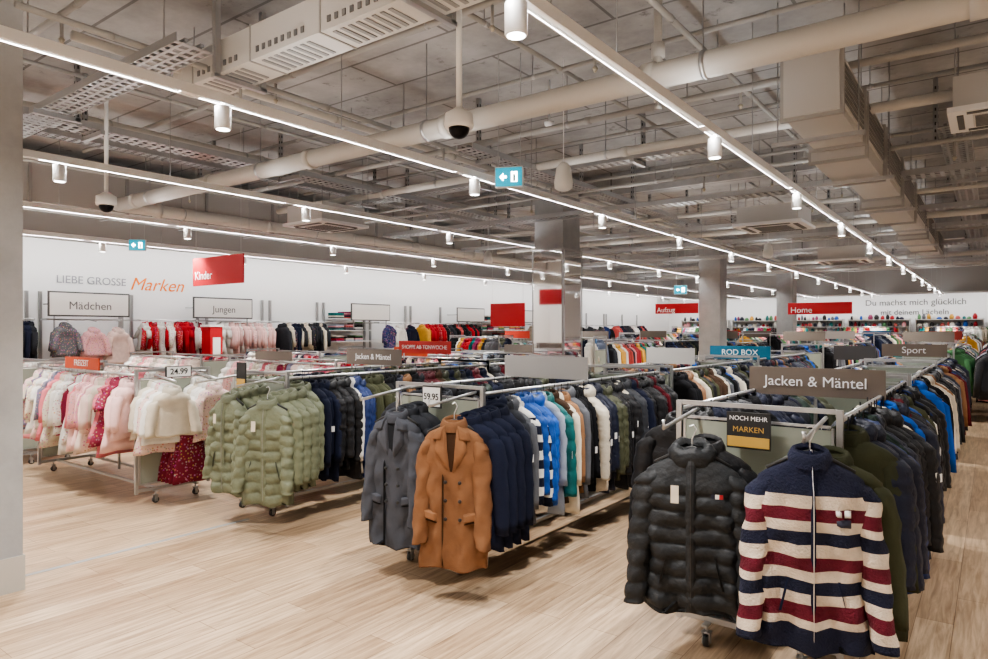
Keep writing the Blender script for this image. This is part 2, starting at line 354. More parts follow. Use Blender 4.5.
def solid(name,x0,x1,y0,y1,z0,z1,mat,parent=None):
    me=bpy.data.meshes.new(name)
    v=[(x0,y0,z0),(x1,y0,z0),(x1,y1,z0),(x0,y1,z0),(x0,y0,z1),(x1,y0,z1),(x1,y1,z1),(x0,y1,z1)]
    me.from_pydata(v,[],[(0,3,2,1),(4,5,6,7),(0,1,5,4),(1,2,6,5),(2,3,7,6),(3,0,4,7)]); me.materials.append(mat)
    o=bpy.data.objects.new(name,me); scene.collection.objects.link(o)
    if parent: o.parent=parent
    return o
solid('floor',X0,X1,Y0,Y1,-.1,0,m_floor)
solid('ceiling',X0,X1,Y0,Y1,ZC,ZC+.15,m_slab)
solid('wall_left',X0-.15,X0,Y0,Y1,0,ZC,m_wall)
solid('wall_far',X0,X1,Y1,Y1+.15,0,ZC,m_wall)
solid('wall_right',X1,X1+.15,Y0,Y1,0,ZC,m_wall)
solid('wall_back',X0,X1,Y0-.15,Y0,0,ZC,m_wall)
m_base=plainmat('grey_skirting',(.4,.4,.4))
solid('baseboard_left',X0,X0+.015,Y0,Y1,0,.1,m_base); solid('baseboard_far',X0+.015,X1,Y1-.015,Y1,0,.1,m_base)
m_sof=plainmat('grey_soffit_paint',lin(165,163,160),.8)
solid('trim_1',X0,X0+1.0,Y0,Y1-1.0,3.2,ZC,m_sof)
solid('trim_2',X0,X1,Y1-1.0,Y1,3.1,ZC,m_sof)
solid('trim_3',X0+1.0,X1,16.9,17.3,3.55,ZC,m_slab)
solid('trim_4',X0+1.0,X1,24.3,24.7,3.55,ZC,m_slab)
solid('trim_5',X0+1.0,X1,9.5,9.8,3.75,ZC,m_slab)
solid('trim_6',-5.22,-5.18,Y0,3.4,0,.003,m_base)
m_plinth=plainmat('column_plinth',lin(190,186,178),.5)
e=empty('concrete_column'); solid('shaft',-5.5,-4.94,1.06,1.62,0,ZC,m_col,e); solid('plinth',-5.51,-4.93,1.05,1.63,0,.22,m_plinth,e)
for cy in (9.2,16.6,24.0):
    e=empty('mirror_clad_column'); solid('shaft',-5.86,-5.34,cy-.26,cy+.26,0,ZC,m_col,e)
    mb=MB(); cx=-5.6
    if cy<10:
        mb.box(cx,cy-.275,1.55,.5,.02,2.7,m=MIR); mb.box(cx+.275,cy,1.55,.02,.5,2.7,m=MIR); mb.box(cx-.275,cy,1.55,.02,.5,2.7,m=MIR); mb.box(cx,cy+.275,1.55,.5,.02,2.7,m=MIR)
        for z in (.16,2.9): 
            mb.box(cx,cy-.285,z,.58,.012,.03,STEEL,MET); mb.box(cx+.285,cy,z,.012,.58,.03,STEEL,MET)
        for a in (-.28,.28): mb.box(cx+a,cy-.287,1.55,.015,.015,2.7,STEEL,MET); mb.box(cx+.287,cy+a,1.55,.015,.015,2.7,STEEL,MET)
    else:
        mb.box(cx,cy,.2,.56,.56,.4,lin(200,196,190))
    mb.build('cladding',e)

# ---------------------------------------------------------------- light tracks
TRX=[-1.545,-3.66,-6.0,-8.44,-10.9,1.6]  # last track lies out of view, added to even out the light
LW=(1.0,.98,.96)
for tx in TRX:
    e=empty('ceiling_light_track'); mb=MB(); W_=(.82,.82,.82)
    mb.box(tx,14.3,3.02,.06,33.4,.04,W_); mb.box(tx-.026,14.3,2.992,.008,33.4,.016,W_); mb.box(tx+.026,14.3,2.992,.008,33.4,.016,W_)
    y=2.22-2.4*2
    while y<31:
        mb.tube([(tx,y+.9,3.04),(tx,y+.9,ZC)],.004,(.4,.4,.4),MET,5)
        mb.tube([(tx,y,3.0),(tx,y,2.965)],.012,W_,PNT,8)
        mb.tube([(tx,y,2.97),(tx,y,2.965),(tx,y,2.84),(tx,y,2.835)],[.04,.047,.047,.043],W_,PNT,20)
        mb.tube([(tx,y,2.8355),(tx,y,2.8335)],.038,(1,1,1),LED,20)
        mb.box(tx,y-.2,3.01,.05,.12,.045,W_)
        L=bpy.data.lights.new('spot_lamp','SPOT'); L.energy=185; L.spot_size=math.radians(105); L.spot_blend=.8; L.shadow_soft_size=.045; L.color=LW
        o=bpy.data.objects.new('spot_lamp',L); scene.collection.objects.link(o); o.location=(tx,y,2.82); o.parent=e
        y+=2.4
    mb.build('track_rail',e)
    A=bpy.data.lights.new('led_strip','AREA'); A.shape='RECTANGLE'; A.size=.03; A.size_y=33; A.energy=150; A.color=LW
    o=bpy.data.objects.new('led_strip',A); scene.collection.objects.link(o); o.location=(tx,14.3,2.992); o.parent=e
    A=bpy.data.lights.new('added_uplight','AREA'); A.shape='RECTANGLE'; A.size=.035; A.size_y=33; A.energy=52; A.color=(.97,.985,1)  # upward fill, added on top of the track to lift the ceiling
    o=bpy.data.objects.new('added_uplight',A); scene.collection.objects.link(o); o.location=(tx,14.3,3.045); o.rotation_euler=(math.pi,0,0); o.parent=e
def wall_fill(name,loc,rot,length,en):
    e=empty(name); mb=MB()
    A=bpy.data.lights.new('led_strip','AREA'); A.shape='RECTANGLE'; A.size=.05; A.size_y=length; A.energy=en; A.color=(1,.99,.98)
    o=bpy.data.objects.new('led_strip',A); scene.collection.objects.link(o); o.location=loc; o.rotation_euler=rot; o.parent=e
    return e,mb
e,mb=wall_fill('added_wall_fill',(-12.05,14.0,3.12),(0,math.radians(50),0),33,200); mb.box(-12.02,14.0,3.165,.07,33,.06,(.85,.85,.85)); mb.build('fill_housing',e)  # strip and its box added at the soffit to brighten the left wall
e,mb=wall_fill('added_wall_fill',(-4,30.95,3.02),(0,math.radians(45),math.radians(-90)),17,90); mb.box(-4,30.92,3.065,17,.07,.06,(.85,.85,.85)); mb.build('fill_housing',e)  # same added fill for the far wall

# ---------------------------------------------------------------- ceiling services
GALV=(.5,.5,.5); WH=lin(210,208,204)
def hang(mb,x,y,z,prof_=True):
    if prof_:
        mb.box(x,y,(z+ZC)/2,.04,.04,ZC-z,(.4,.4,.4),MET)
        q=z+.05
        while q<ZC-.05: mb.box(x,y-.0205,q,.014,.002,.03,(.05,.05,.05),PNT); mb.box(x+.0205,y,q,.002,.014,.03,(.05,.05,.05),PNT); q+=.07
    else: mb.tube([(x,y,z),(x,y,ZC)],.005,(.35,.35,.35),MET,5)
def tray(axis,c,a0,a1,z,w=.3,hp=True):
    mb=MB(); e=empty('cable_tray')
    def bx(a,v,zz,sa,sv,sz,col=GALV,m=MET):
        if axis=='y': mb.box(c+v,a,zz,sv,sa,sz,col,m)
        else: mb.box(a,c+v,zz,sa,sv,sz,col,m)
    L=a1-a0; mid=(a0+a1)/2
    for v in (-w/2,w/2): bx(mid,v,z+.03,L,.006,.06)
    for v in (-w*.3,0,w*.3): bx(mid,v,z+.004,L,w*.09,.004)
    a=a0
    while a<a1: bx(a,0,z+.007,.04,w-.01,.005); a+=.09
    for v in (-.07,.06): bx(mid,v*w/.3,z+.03,L,.025,.02,(.2,.2,.2),PNT)
    a=a0+.4
    while a<a1:
        if axis=='y': hang(mb,c-w/2-.03,a,z-.04,hp); bx(a,0,z-.03,.04,w+.12,.04)
        else: hang(mb,a,c+w/2+.03,z-.04,hp); bx(a,0,z-.03,.04,w+.12,.04)
        a+=2.2
    mb.build('tray',e)
def pipe(axis,c,a0,a1,z,r,col=WH,m=PNT,name='sprinkler_pipe',rods=2.4,fit=1.8,drops=False):
    e=empty(name); mb=MB(); n=20 if r>.05 else 10
    P=(lambda a,zz=z:(c,a,zz)) if axis=='y' else (lambda a,zz=z:(a,c,zz))
    mb.tube([P(a0),P(a1)],r,col,m,n)
    a=a0+.5
    while a<a1: mb.tube([P(a),P(a+.05+r*.4)],r*1.16,col,m,n); a+=fit
    a=a0+.9
    while a<a1:
        x,y,_=P(a); hang(mb,x,y,z+r*.8,False); mb.tube([P(a),P(a+.03)],r*1.1,GALV,MET,n)
        if drops: mb.tube([P(a+.6,z),P(a+.6,z-.16)],.012,col,m,8); mb.tube([P(a+.6,z-.16),P(a+.6,z-.17),P(a+.6,z-.20)],[.012,.022,.008],(.55,.5,.4),MET,8)
        a+=rods
    mb.build('pipe_run',e)
PC=lin(200,197,191)
pipe('x',4.26,-9.6,4.5,3.35,.085,PC,name='main_water_pipe')
pipe('y',-9.6,4.26,20,3.35,.085,PC,name='main_water_pipe')
for (ax,c,a0,a1,z,r) in [('x',5.6,-9,4,3.62,.03),('x',6.4,-9,3,3.5,.045),('x',7.7,-9,4,3.45,.025),('x',10.6,-9,4,3.5,.035),('x',12.2,-9,4,3.4,.05),('x',14.5,-9,4,3.45,.03),('x',19.5,-9,4,3.45,.04),
    ('y',-2.3,-2,16,3.7,.025),('y',-1.75,2,16,3.75,.022),('y',-4.7,1.5,16,3.6,.022),('y',-7.3,-1,16,3.75,.05),('y',-5.2,2,30,3.72,.035),('x',1.9,-9,4,3.8,.022),('x',3.6,-9,4,3.85,.025),('y',-3.0,3,16,3.9,.02),('x',6.9,-9,4,3.85,.02),
    ('x',5.0,-9,4,3.9,.02),('x',8.2,-9,4,3.7,.022),('x',11.4,-9,4,3.6,.03),('x',16.2,-9,4,3.4,.03),('x',18.2,-9,4,3.35,.05),('x',21.5,-9,4,3.4,.05),('y',-8.9,1,20,3.6,.022),('y',-6.35,2,18,3.85,.018),('y',.3,4,20,3.7,.03)]:
    pipe(ax,c,a0,a1,z,r,PC if r>.03 else lin(160,158,154),drops=(r in (.025,.022)))
tray('y',-6.8,-2,16,3.5,.3); tray('x',8.8,-9,4,3.35,.3); tray('x',7.0,-8,-2.2,3.55,.2); tray('x',13.4,-9,4,3.35,.3); tray('y',-4.25,5.2,16,3.45,.2); tray('x',2.35,-9,-4.2,3.5,.25)
tray('x',15.6,-9,4,3.3,.4); tray('y',-8.0,0,16,3.7,.2); tray('y',-.3,7.4,24,3.5,.25); tray('x',11.0,-9,4,3.3,.2); tray('x',19.0,-9,4,3.25,.3); tray('x',4.9,-9.3,-6.9,3.6,.25)
e=empty('sprinkler_valve_drop'); mb=MB()
mb.tube([(-1.95,4.6,ZC),(-1.95,4.6,3.3)],.03,PC,PNT,12); mb.tube([(-1.95,4.6,3.62),(-1.95,4.6,3.72)],.05,PC,PNT,12); mb.tube([(-1.95,4.6,3.34),(-1.95,4.6,3.42)],.05,PC,PNT,12); mb.tube([(-1.95,4.48,3.5),(-1.95,4.72,3.5)],.035,PC,PNT,12); mb.tube([(-1.95,4.6,3.3),(-1.95,4.6,3.24)],[.015,.03],(.5,.5,.5),MET,10)
mb.build('valve',e)
e=empty('ventilation_trunking'); mb=MB()
mb.bb(-5.0,2.5,2.72,3.02,3.52,3.76,WH); mb.bb(-5.3,-5.002,2.78,2.96,3.56,3.72,WH)
x=-4.9
while x<2.4:
    mb.bb(x,x+.012,2.715,3.025,3.512,3.77,lin(170,168,164)); 
    for k in range(8): mb.bb(x+.08+k*.07,x+.11+k*.07,2.712,2.719,3.56,3.60,(.2,.2,.2)); mb.bb(x+.08+k*.07,x+.11+k*.07,2.76,2.98,3.513,3.519,(.3,.3,.3))
    x+=.75
for x in (-4.5,-2.6,-.7,1.2): mb.box(x,2.68,3.78,.04,.04,.6,GALV,MET); mb.box(x,3.06,3.78,.04,.04,.6,GALV,MET); mb.box(x,2.87,3.48,.04,.44,.03,GALV,MET)
mb.build('trunk',e)
e=empty('air_duct'); mb=MB(); DU=lin(192,190,187)
segs=[(5.05,6.1,0),(6.15,7.3,.04),(7.35,8.8,0),(8.85,10.4,.04),(10.45,12.4,0),(12.45,14.6,.03),(14.65,16.6,0)]
for a,b2,o_ in segs:
    mb.bb(-1.2-o_,-.84,a,b2,3.15-o_*2,3.56,DU)
    for q in (a+.03,b2-.03): mb.bb(-1.225-o_,-.815,q-.018,q+.018,3.125-o_*2,3.585,lin(165,163,160))
    mb.box(-.836,(a+b2)/2,3.365,.008,(b2-a)*.84,.33,lin(205,203,200))
    for k in range(7): mb.box(-.829,(a+b2)/2,3.24+k*.042,.014,(b2-a)*.8,.018,lin(120,118,116))
for y in (5.3,7.0,9.0,11,13,15,16.3): hang(mb,-1.3,y,3.02,False); hang(mb,-.76,y,3.02,False); mb.box(-1.03,y,3.03,.62,.04,.03,GALV,MET)
mb.build('duct',e)
e=empty('air_duct'); mb=MB()
mb.bb(-10.7,-9.9,-2,16,3.3,3.85,lin(172,170,167))
y=-1.5
while y<16: mb.bb(-10.73,-9.87,y,y+.04,3.27,3.88,lin(150,148,146)); y+=1.2
for y in np.arange(-1,16,2.0): hang(mb,-9.83,y,3.3,False)
mb.build('duct',e)
def cassette(x,y,z=3.25,s=1.0):
    e=empty('air_conditioning_cassette'); mb=MB()
    mb.bb(x-.42*s,x+.42*s,y-.42*s,y+.42*s,z+.04,z+.28,lin(195,193,190),PNT); mb.bb(x-.47*s,x+.47*s,y-.47*s,y+.47*s,z,z+.039,(.85,.85,.85))
    mb.bb(x-.25*s,x+.25*s,y-.25*s,y+.25*s,z-.006,z-.001,lin(210,210,208))
    for k in range(9): mb.box(x,y+(-.22+k*.055)*s,z-.010,.46*s,.02,.006,lin(120,120,120))
    for s_ in (-1,1): mb.box(x,y+s_*.36*s,z-.005,.6*s,.06*s,.008,lin(90,90,90)); mb.box(x+s_*.36*s,y,z-.005,.06*s,.6*s,.008,lin(90,90,90))
    for a in (-.4,.4):
        for b2 in (-.4,.4): hang(mb,x+a*s,y+b2*s,z+.2,False)
    mb.build('unit',e)
cassette(.05,6.5,3.3,.72); cassette(-2.6,10.4,3.15); cassette(-7.6,6.2,3.1,.9); cassette(-2.4,15,3.0)
def dome(x,y,z):
    e=empty('dome_security_camera'); mb=MB(); w=(.84,.84,.83)
    mb.tube([(x,y,ZC),(x,y,z+.1)],.018,w,PNT,12); mb.tube([(x,y,ZC),(x,y,ZC-.02)],.06,w,PNT,16)
    mb.tube([(x,y,z+.12),(x,y,z+.1),(x,y,z+.085),(x,y,z+.02),(x,y,z)],[.03,.06,.085,.09,.084],w,PNT,24)
    a=np.linspace(0,math.pi/2,7); mb.tube([(x,y,z-.065*math.sin(t)) for t in a],[max(.002,.064*math.cos(t)) for t in a],(.01,.01,.012),MET,24)
    mb.build('camera_body',e)
dome(-2.6,3.13,2.87); dome(-6.6,2.83,2.80)
def speaker(x,y,z):
    e=empty('pendant_speaker'); mb=MB(); w=(.84,.84,.82)
    mb.tube([(x,y,ZC),(x,y,z+.12)],.004,(.7,.7,.7),PNT,6)
    mb.tube([(x,y,z+.13),(x,y,z+.12),(x,y,z+.08),(x,y,z-.05),(x,y,z-.1),(x,y,z-.12)],[.02,.04,.065,.085,.08,.05],w,PNT,20); mb.build('body',e)
speaker(-3.1,5.2,3.02); speaker(-3.1,12,3.0); speaker(-7.6,10,3.0)
def smoke(x,y):
    e=empty('smoke_detector'); mb=MB(); mb.tube([(x,y,ZC),(x,y,3.7),(x,y,3.69),(x,y,3.66),(x,y,3.64)],[.01,.01,.05,.05,.03],(.85,.85,.85),PNT,14); mb.build('body',e)
smoke(-3.5,5.6); smoke(-1,10)
def exitsign(x,y,z,yaw,s_=.3):
    e=empty('exit_sign',(x,y,z)); e.rotation_euler=(0,0,yaw); mb=MB()
    mb.box(0,0,0,s_,.05,s_*.72,(.8,.8,.8)); mb.box(0,-.027,0,s_*.94,.004,s_*.65,m=EXI)
    w=(1,1,1); mb.box(-s_*.18,-.031,0,s_*.2,.003,.022,w,LED); 
    for k in range(4): mb.box(-s_*.3+k*.008,-.031,0,.008,.003,.012+k*.018,w,LED)
    mb.box(s_*.2,-.031,0,s_*.22,.003,s_*.36,w,LED); mb.box(s_*.2,-.033,-.01,s_*.08,.003,s_*.25,(0,.3,.3),PNT)
    for a in (-.1,.1): mb.tube([(a,0,s_*.34),(a,0,ZC-z)],.004,(.5,.5,.5),MET,5)
    mb.build('sign_box',e)
exitsign(-3.45,4.85,3.0,math.radians(25),.25); exitsign(-10.6,5.0,2.95,math.radians(50),.24); exitsign(-6,15.5,2.6,.3,.3)
def depsign(txt,x,y,z,w,h,col=lin(180,16,28),size=.15):
    e=empty('hanging_department_sign'); mb=MB(); mb.box(x,y,z,w,.02,h,col); 
    for a in (-.45,.45): mb.tube([(x+a*w,y,z+h/2),(x+a*w,y,ZC)],.003,(.6,.6,.6),MET,5)
    mb.build('panel',e)
    if txt: text(txt,(x-w*.46,y-.012,z-h*.15),'-y',size,m_white,e,align='LEFT',ext=.001)
depsign('Kinder',-7.9,4.72,2.40,1.14,.36,size=.15)
depsign('Aufzug',-6.3,16.0,2.17,1.1,.25,size=.17); depsign('Home',-3.1,16.2,2.12,1.3,.26,size=.18); depsign('',-9.3,13,2.0,1.0,.55,size=.2)

# ---------------------------------------------------------------- racks
YS=[3.5,6.75,10.0]
seqR=(((BLACK,'puffer',5),(NAVY,'coat',6),(CHAR,'puffer',5),(BLACK,'coat',7),(NAVY,'puffer',7)),((OLIVE,'coat',1),(NAVY,'puffer',4),(MIDBLUE,'puffer',2),(BLACK,'coat',2),(DKGREEN,'coat',2),(NAVY,'puffer',3),(BLACK,'puffer',4),(RED,'coat',1),(CREAM,'puffer',2),(NAVY,'coat',3),(BLUE,'coat',1),(NAVY,'puffer',3),(GREY,'coat',1),(BURG,'coat',1),(BLACK,'puffer',3),(NAVY,'coat',2),(BLUE,'puffer',1),(OLIVE,'coat',2),(WHITE,'coat',1),(BLACK,'coat',3),(MIDBLUE,'coat',2),(BLACK,'puffer',4)))
seqC=(((CHAR,'coat',8),(BLACK,'coat',6)),((NAVY,'coat',2),(CHAR,'coat',1),(GREY,'coat',1),(WHITE,'stripe',2),(BLUE,'puffer',4),(ICE,'coat',1),(TEAL,'puffer',1),(BROWN,'coat',2),(CREAM,'coat',1),(CAMEL,'coat',2),(GREY,'coat',1),(BLACK,'coat',4),(CREAM,'puffer',1),(NAVY,'puffer',4),(OLIVE,'puffer',2),(BLACK,'puffer',4),(CREAM,'coat',1),(CHAR,'puffer',3),(NAVY,'coat',3),(BURG,'coat',1),(BLACK,'puffer',5)))
seqL=(((SAGE,'puffer',9),),((SAGE,'puffer',2),(NAVY,'coat',5),(BLACK,'puffer',4),(WHITE,'coat',1),(MIDBLUE,'puffer',3),(OLIVE,'coat',4),(CREAM,'coat',1),(BLACK,'coat',4)))
for cx,sq,yo in ((-.97,seqR,0),(-3.11,seqC,.02),(-5.35,seqL,.12)):
    for k,ys in enumerate(YS):
        if cx==-5.35 and k==2: continue
        if cx==-5.35 and k==1: ys=6.4
        ln=2.9 if not (cx==-5.35 and k==1) else 2.1
        rack(cx,ys+yo,ln,'y','near' if k==0 else ('mid' if k==1 else 'far'),(P_DK if k==0 else P_MEN,P_MEN),sq if k==0 else ((),()),arms=(k==0))
for cx in (-.97,-3.11,-5.6,-7.9,-10.2):
    for ys in (14.6,18.2,21.6,25.2):
        if cx==-5.6 and ys in (14.6,): ys=17.2; 
        elif cx==-5.6 and ys in (18.2,): ys=20.4
        elif cx==-5.6 and ys==21.6: continue
        rack(cx,ys,2.8,'y','far',(random.choice([P_MEN,P_MIX]),random.choice([P_MEN,P_MIX,P_MIX])),sp=.07,ztop=1.36 if ys<20 else 1.55)
for ys in (13.2,16.4,20,24): rack(.42,ys,2.8,'y','far',(P_MIX,[RED,RED,BURG,WHITE]),sp=.07,ztop=1.4)
for xs in (-11.5,-8.4,-5.2,-2.2,.8): rack(xs,29.0,2.4,'x','far',(P_MIX,P_MIX),sp=.07,ztop=1.8,kinds=('kid','coat','kid'),half=.3,sc=1.1,pr=.2)
for xs in (-11.6,-8.9): rack(xs,13.9,1.6,'x','far',(P_MIX,P_BOY),sp=.07,ztop=1.5,kinds=('kid','coat','kid'),half=.3,sc=1.1)
for ys,pl,pr in ((3.02,(P_KID,P_KID),.35),(5.4,(P_KID,P_KIDM),.3),(7.6,(P_KIDM,P_BOY),.2),(9.9,(P_MIX,P_BOY),0.1),(12.0,(P_MEN,P_MIX),0)):
    for xs,ln in ((-8.75,2.3),(-11.7,2.2)):
        if ys==12.0 : continue
        rack(xs,ys+.37,ln,'x','mid' if xs>-9 and ys<6 else 'far',pl,kinds=('kid','kid','dress') if ys<6 else ('kid','kid','coat'),sp=.045,half=.36,sc=1.08,pr=pr)
e=empty('childrens_end_display'); mb=MB()
for k in range(5):
    x=-6.12+(-.07)*k
    place(mb,TPL['near']['kid'][k%3],(x,3.2,1.08+.01*k),math.pi/2-.2,[CREAM,WHITE,BLUSH,WHITE,CREAM][k],PRINT if k==2 else FAB,sc=1.0)
    place(mb,TPL['near']['kid'][(k+1)%3],(x,3.62,1.08+.01*k),math.pi/2+.1,[BLUSH,WHITE,WHITE,CREAM,WHITE][k],PRINT if k==0 else FAB,sc=1.0)
    place(mb,TPL['mid']['dress'][1],(x-.02,3.4,.70),math.pi/2,lin(115,22,46),PRINT,sc=.8)
for y in (3.2,3.62): mb.tube([(-6.45,y,1.22),(-6.05,y,1.17)],.01,RAIL,MET,8)
mb.build('garments',e)
e=empty('pink_childs_dress'); mb=MB(); place(mb,TPL['near']['dress'][0],(-8.88,3.05,1.02),.5,lin(226,150,156),FAB,sc=1.15); mb.tube([(-8.88,3.05,1.04),(-8.88,3.05,1.12)],.003,STEEL,MET,5); mb.build('dress',e)

TA=lin(112,103,94)
rack_sign('Jacken & Mäntel',-.97,4.9,z=1.18,fs=.098,col=lin(104,92,82)); rack_sign('',-3.11,4.9,z=1.21,w=.84,col=lin(150,146,142)); rack_sign('Jacken & Mäntel',-5.35,5.0,z=1.25,fs=.085,h=.17,col=lin(104,94,86))
rack_sign('',-3.11,7.7,w=.6,col=lin(170,168,164)); rack_sign('Sport',-.97,11.9,fs=.14); rack_sign('',-1.5,10.1,w=.5,col=lin(45,42,42)); rack_sign('ROD BOX',-3.1,10.4,w=.9,h=.2,z=1.18,col=lin(10,95,122),fs=.12)
rack_sign('SHOPPE AB TONWOCHE',-5.9,6.4,w=.9,h=.16,z=1.32,col=lin(185,45,40),fs=.07)
rack_sign('FREIZEIT',-7.6,3.02,w=.8,h=.12,col=lin(180,68,32),fs=.09); rack_sign('',-7.7,5.4,w=.8,h=.12,col=TA)
rack_sign('',-7.2,7.5,w=.7,h=.14,col=lin(180,68,32)); rack_sign('',-6.8,9.9,w=.7,h=.14,col=TA)
for x,y,c in ((-5.6,17.3,TA),(-7.9,14.7,TA),(-3.1,14.7,TA),(-3.1,18.3,lin(190,188,184)),(-.97,14.7,TA),(-.97,18.3,lin(170,60,50)),(-7.9,18.3,TA),(-10.2,14.7,lin(195,60,40)),(.42,13.3,TA),(-5.6,20.5,TA),(-3.1,25.3,lin(30,90,140)),(-7.9,25.3,lin(190,40,40))):
    rack_sign('',x,y,w=.8,col=c,z=1.4)
def price(txt,x,y,z,w=.17,h=.15,bg=(.85,.85,.83),fr=(.03,.03,.03),mat=None,fs=.07,face='-y'):
    e=empty('price_board'); mb=MB()
    if face=='-y': mb.box(x,y,z,w,.012,h,fr); mb.box(x,y-.008,z,w*.9,.004,h*.86,bg); mb.tube([(x,y,z+h/2),(x,y,z+h/2+.03)],.006,STEEL,MET,6); loc=(x,y-.0115,z)
    else: mb.box(x,y,z,.012,w,h,fr); mb.box(x+.008,y,z,.004,w*.9,h*.86,bg); mb.tube([(x,y,z+h/2),(x,y,z+h/2+.03)],.006,STEEL,MET,6); loc=(x+.0115,y,z)
    mb.build('board',e); text(txt,loc,face,fs,mat or m_black,e,ext=.0008,bold=.001)
price('59.95',-3.08,3.42,1.19,fs=.062); price('24.99',-6.38,3.4,1.24,face='+x',w=.26,h=.11,fs=.08)
e=empty('promotion_board'); mb=MB(); mb.box(-.97,3.40,1.15,.21,.012,.18,(.02,.02,.02)); mb.box(-.97,3.392,1.095,.20,.006,.05,lin(200,160,80)); mb.build('board',e)
text('NOCH MEHR',(-.97,3.3925,1.21),'-y',.031,m_white,e,ext=.0005); text('MARKEN',(-.97,3.3925,1.155),'-y',.038,m_gold,e,ext=.0005)
e=empty('promotion_board'); mb=MB(); mb.box(-5.5,3.52,1.22,.14,.012,.26,(.02,.02,.02)); mb.box(-5.5,3.512,1.16,.13,.006,.08,lin(200,160,80)); mb.build('board',e)

# ---------------------------------------------------------------- feature garments
def fy(x,z,L,W,T,flare=0):
    zk,wk,tk=prof(L,W,T,flare); w=np.interp(-z,-zk,wk); t=np.interp(-z,-zk,tk)
    c=min(.999,(abs(x)/w))**(1/PW); s_=math.sqrt(max(0,1-c*c)); return -t*s_**PT
def patch(mb,q,dims,off,c,m,xf,nx=8,ny=8):
    A,B,C_,D=[np.array(p,float) for p in q]
    R=np.zeros((ny+1,nx+1,3))
    for i in range(ny+1):
        for j in range(nx+1):
            u=j/nx;v=i/ny; p=(A*(1-u)+B*u)*(1-v)+(D*(1-u)+C_*u)*v
            edge=(i in(0,ny)) or (j in (0,nx)); R[i,j]=(p[0],fy(p[0],p[1],*dims)-(0 if edge else off),p[1])
    R=xf(R.reshape(-1,3)).reshape(R.shape); mb.grid(R,c,m,True,False)
def hero(name,loc,yaw,base,kind,L,W,T,sl,mat,collar=None,stripes=None,acc=None,acc2=None,hood=False,details=None,seed=1,pitch=.09,flare=0,spread=.03,wr=.8,sc=1.0,fwd=.035):
    e=empty(name); mb=MB()
    tpl=garment(L=L,W=W,T=T,kind=kind,nr=76,ns=44,nsl=56,seed=seed,sl=sl,flare=flare,pitch=pitch,stripes=stripes,hood=hood,spread=spread,wr=wr,fwd=fwd)
    place(mb,tpl,loc,yaw,base,mat,accent=acc or WHITE,accent2=acc2,collar=collar,sc=sc)
    c_,s_=math.cos(yaw),math.sin(yaw)
    xf=lambda V:(np.asarray(V)*sc)@np.array([[c_,s_,0],[-s_,c_,0],[0,0,1]])+np.array(loc)
    dims=(L,W,T,flare)
    if details: details(mb,dims,xf)
    H=[(0,0,.02),(0,0,.07),(.012,0,.095),(.02,0,.115),(.008,0,.135),(-.012,0,.128)]
    mb.tube(xf(H),.003,(.6,.6,.6),MET,6); mb.tube(xf([(-.17,0,-.05),(-.06,0,.01),(0,0,.03),(.06,0,.01),(.17,0,-.05)]),.009,(.03,.03,.03),PNT,8)
    mb.build('garment',e); return e
def disc(mb,x,z,dims,xf,r,c,off=.02,m=PNT):
    y=fy(x,z,*dims); mb.tube(xf([(x,y-off+.006,z),(x,y-off,z)]),r,c,m,14)
def coat_det(base,dark,nb=3,dbl=True):
    def f(mb,d,xf):
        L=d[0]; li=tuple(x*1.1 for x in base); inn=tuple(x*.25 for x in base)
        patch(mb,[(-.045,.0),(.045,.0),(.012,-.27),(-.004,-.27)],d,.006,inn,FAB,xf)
        patch(mb,[(-.085,-.01),(-.035,.01),(-.0,-.29),(-.105,-.15)],d,.022,li,FAB,xf)
        patch(mb,[(.085,-.01),(.035,.01),(.015,-.29),(.105,-.15)],d,.026,li,FAB,xf)
        patch(mb,[(-.11,-.035),(-.03,.02),(-.055,-.09),(-.12,-.085)],d,.03,base,FAB,xf); patch(mb,[(.11,-.035),(.03,.02),(.055,-.09),(.12,-.085)],d,.03,base,FAB,xf)
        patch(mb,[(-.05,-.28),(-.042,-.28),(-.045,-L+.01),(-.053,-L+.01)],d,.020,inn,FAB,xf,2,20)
        for sx in (-1,1):
            patch(mb,[(sx*.08,-.52),(sx*.175,-.50),(sx*.175,-.555),(sx*.08,-.575)],d,.024,li,FAB,xf)
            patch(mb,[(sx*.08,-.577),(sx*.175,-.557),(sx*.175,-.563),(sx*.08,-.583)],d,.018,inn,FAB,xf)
        for k in range(nb):
            disc(mb,-.025,-.33-.11*k,d,xf,.011,dark,.024)
            if dbl: disc(mb,.065,-.33-.11*k,d,xf,.011,dark,.024)
    return f
def puf_det(base,zip_,tag=True,flag=False):
    def f(mb,d,xf):
        L=d[0]; patch(mb,[(-.022,.0),(.022,.0),(.022,-L+.01),(-.022,-L+.01)],d,.012,base,NYL,xf,4,30)
        patch(mb,[(-.004,.02),(.004,.02),(.004,-L+.01),(-.004,-L+.01)],d,.017,zip_,MET,xf,2,20)
        for sx in (-1,1): patch(mb,[(sx*.1,-.45),(sx*.108,-.45),(sx*.145,-.60),(sx*.135,-.60)],d,.014,tuple(x*.3 for x in base),NYL,xf,2,6)
        if tag:
            y=fy(-.05,-.13,*d); mb.add(xf([(-.085,y-.03,-.13),(-.05,y-.03,-.13),(-.05,y-.033,-.21),(-.085,y-.033,-.21)]),[[0,1,2,3]],lin(215,205,185),PNT,False)
        if flag:
            y=fy(.12,-.17,*d)-.02
            for a,b2,c in ((.09,.107,NAVY),(.107,.124,WHITE),(.124,.141,RED)): mb.add(xf([(a,y,-.16),(b2,y,-.16),(b2,y,-.18),(a,y,-.18)]),[[0,1,2,3]],c,PNT,False)
    return f
dk=lin(40,30,24)
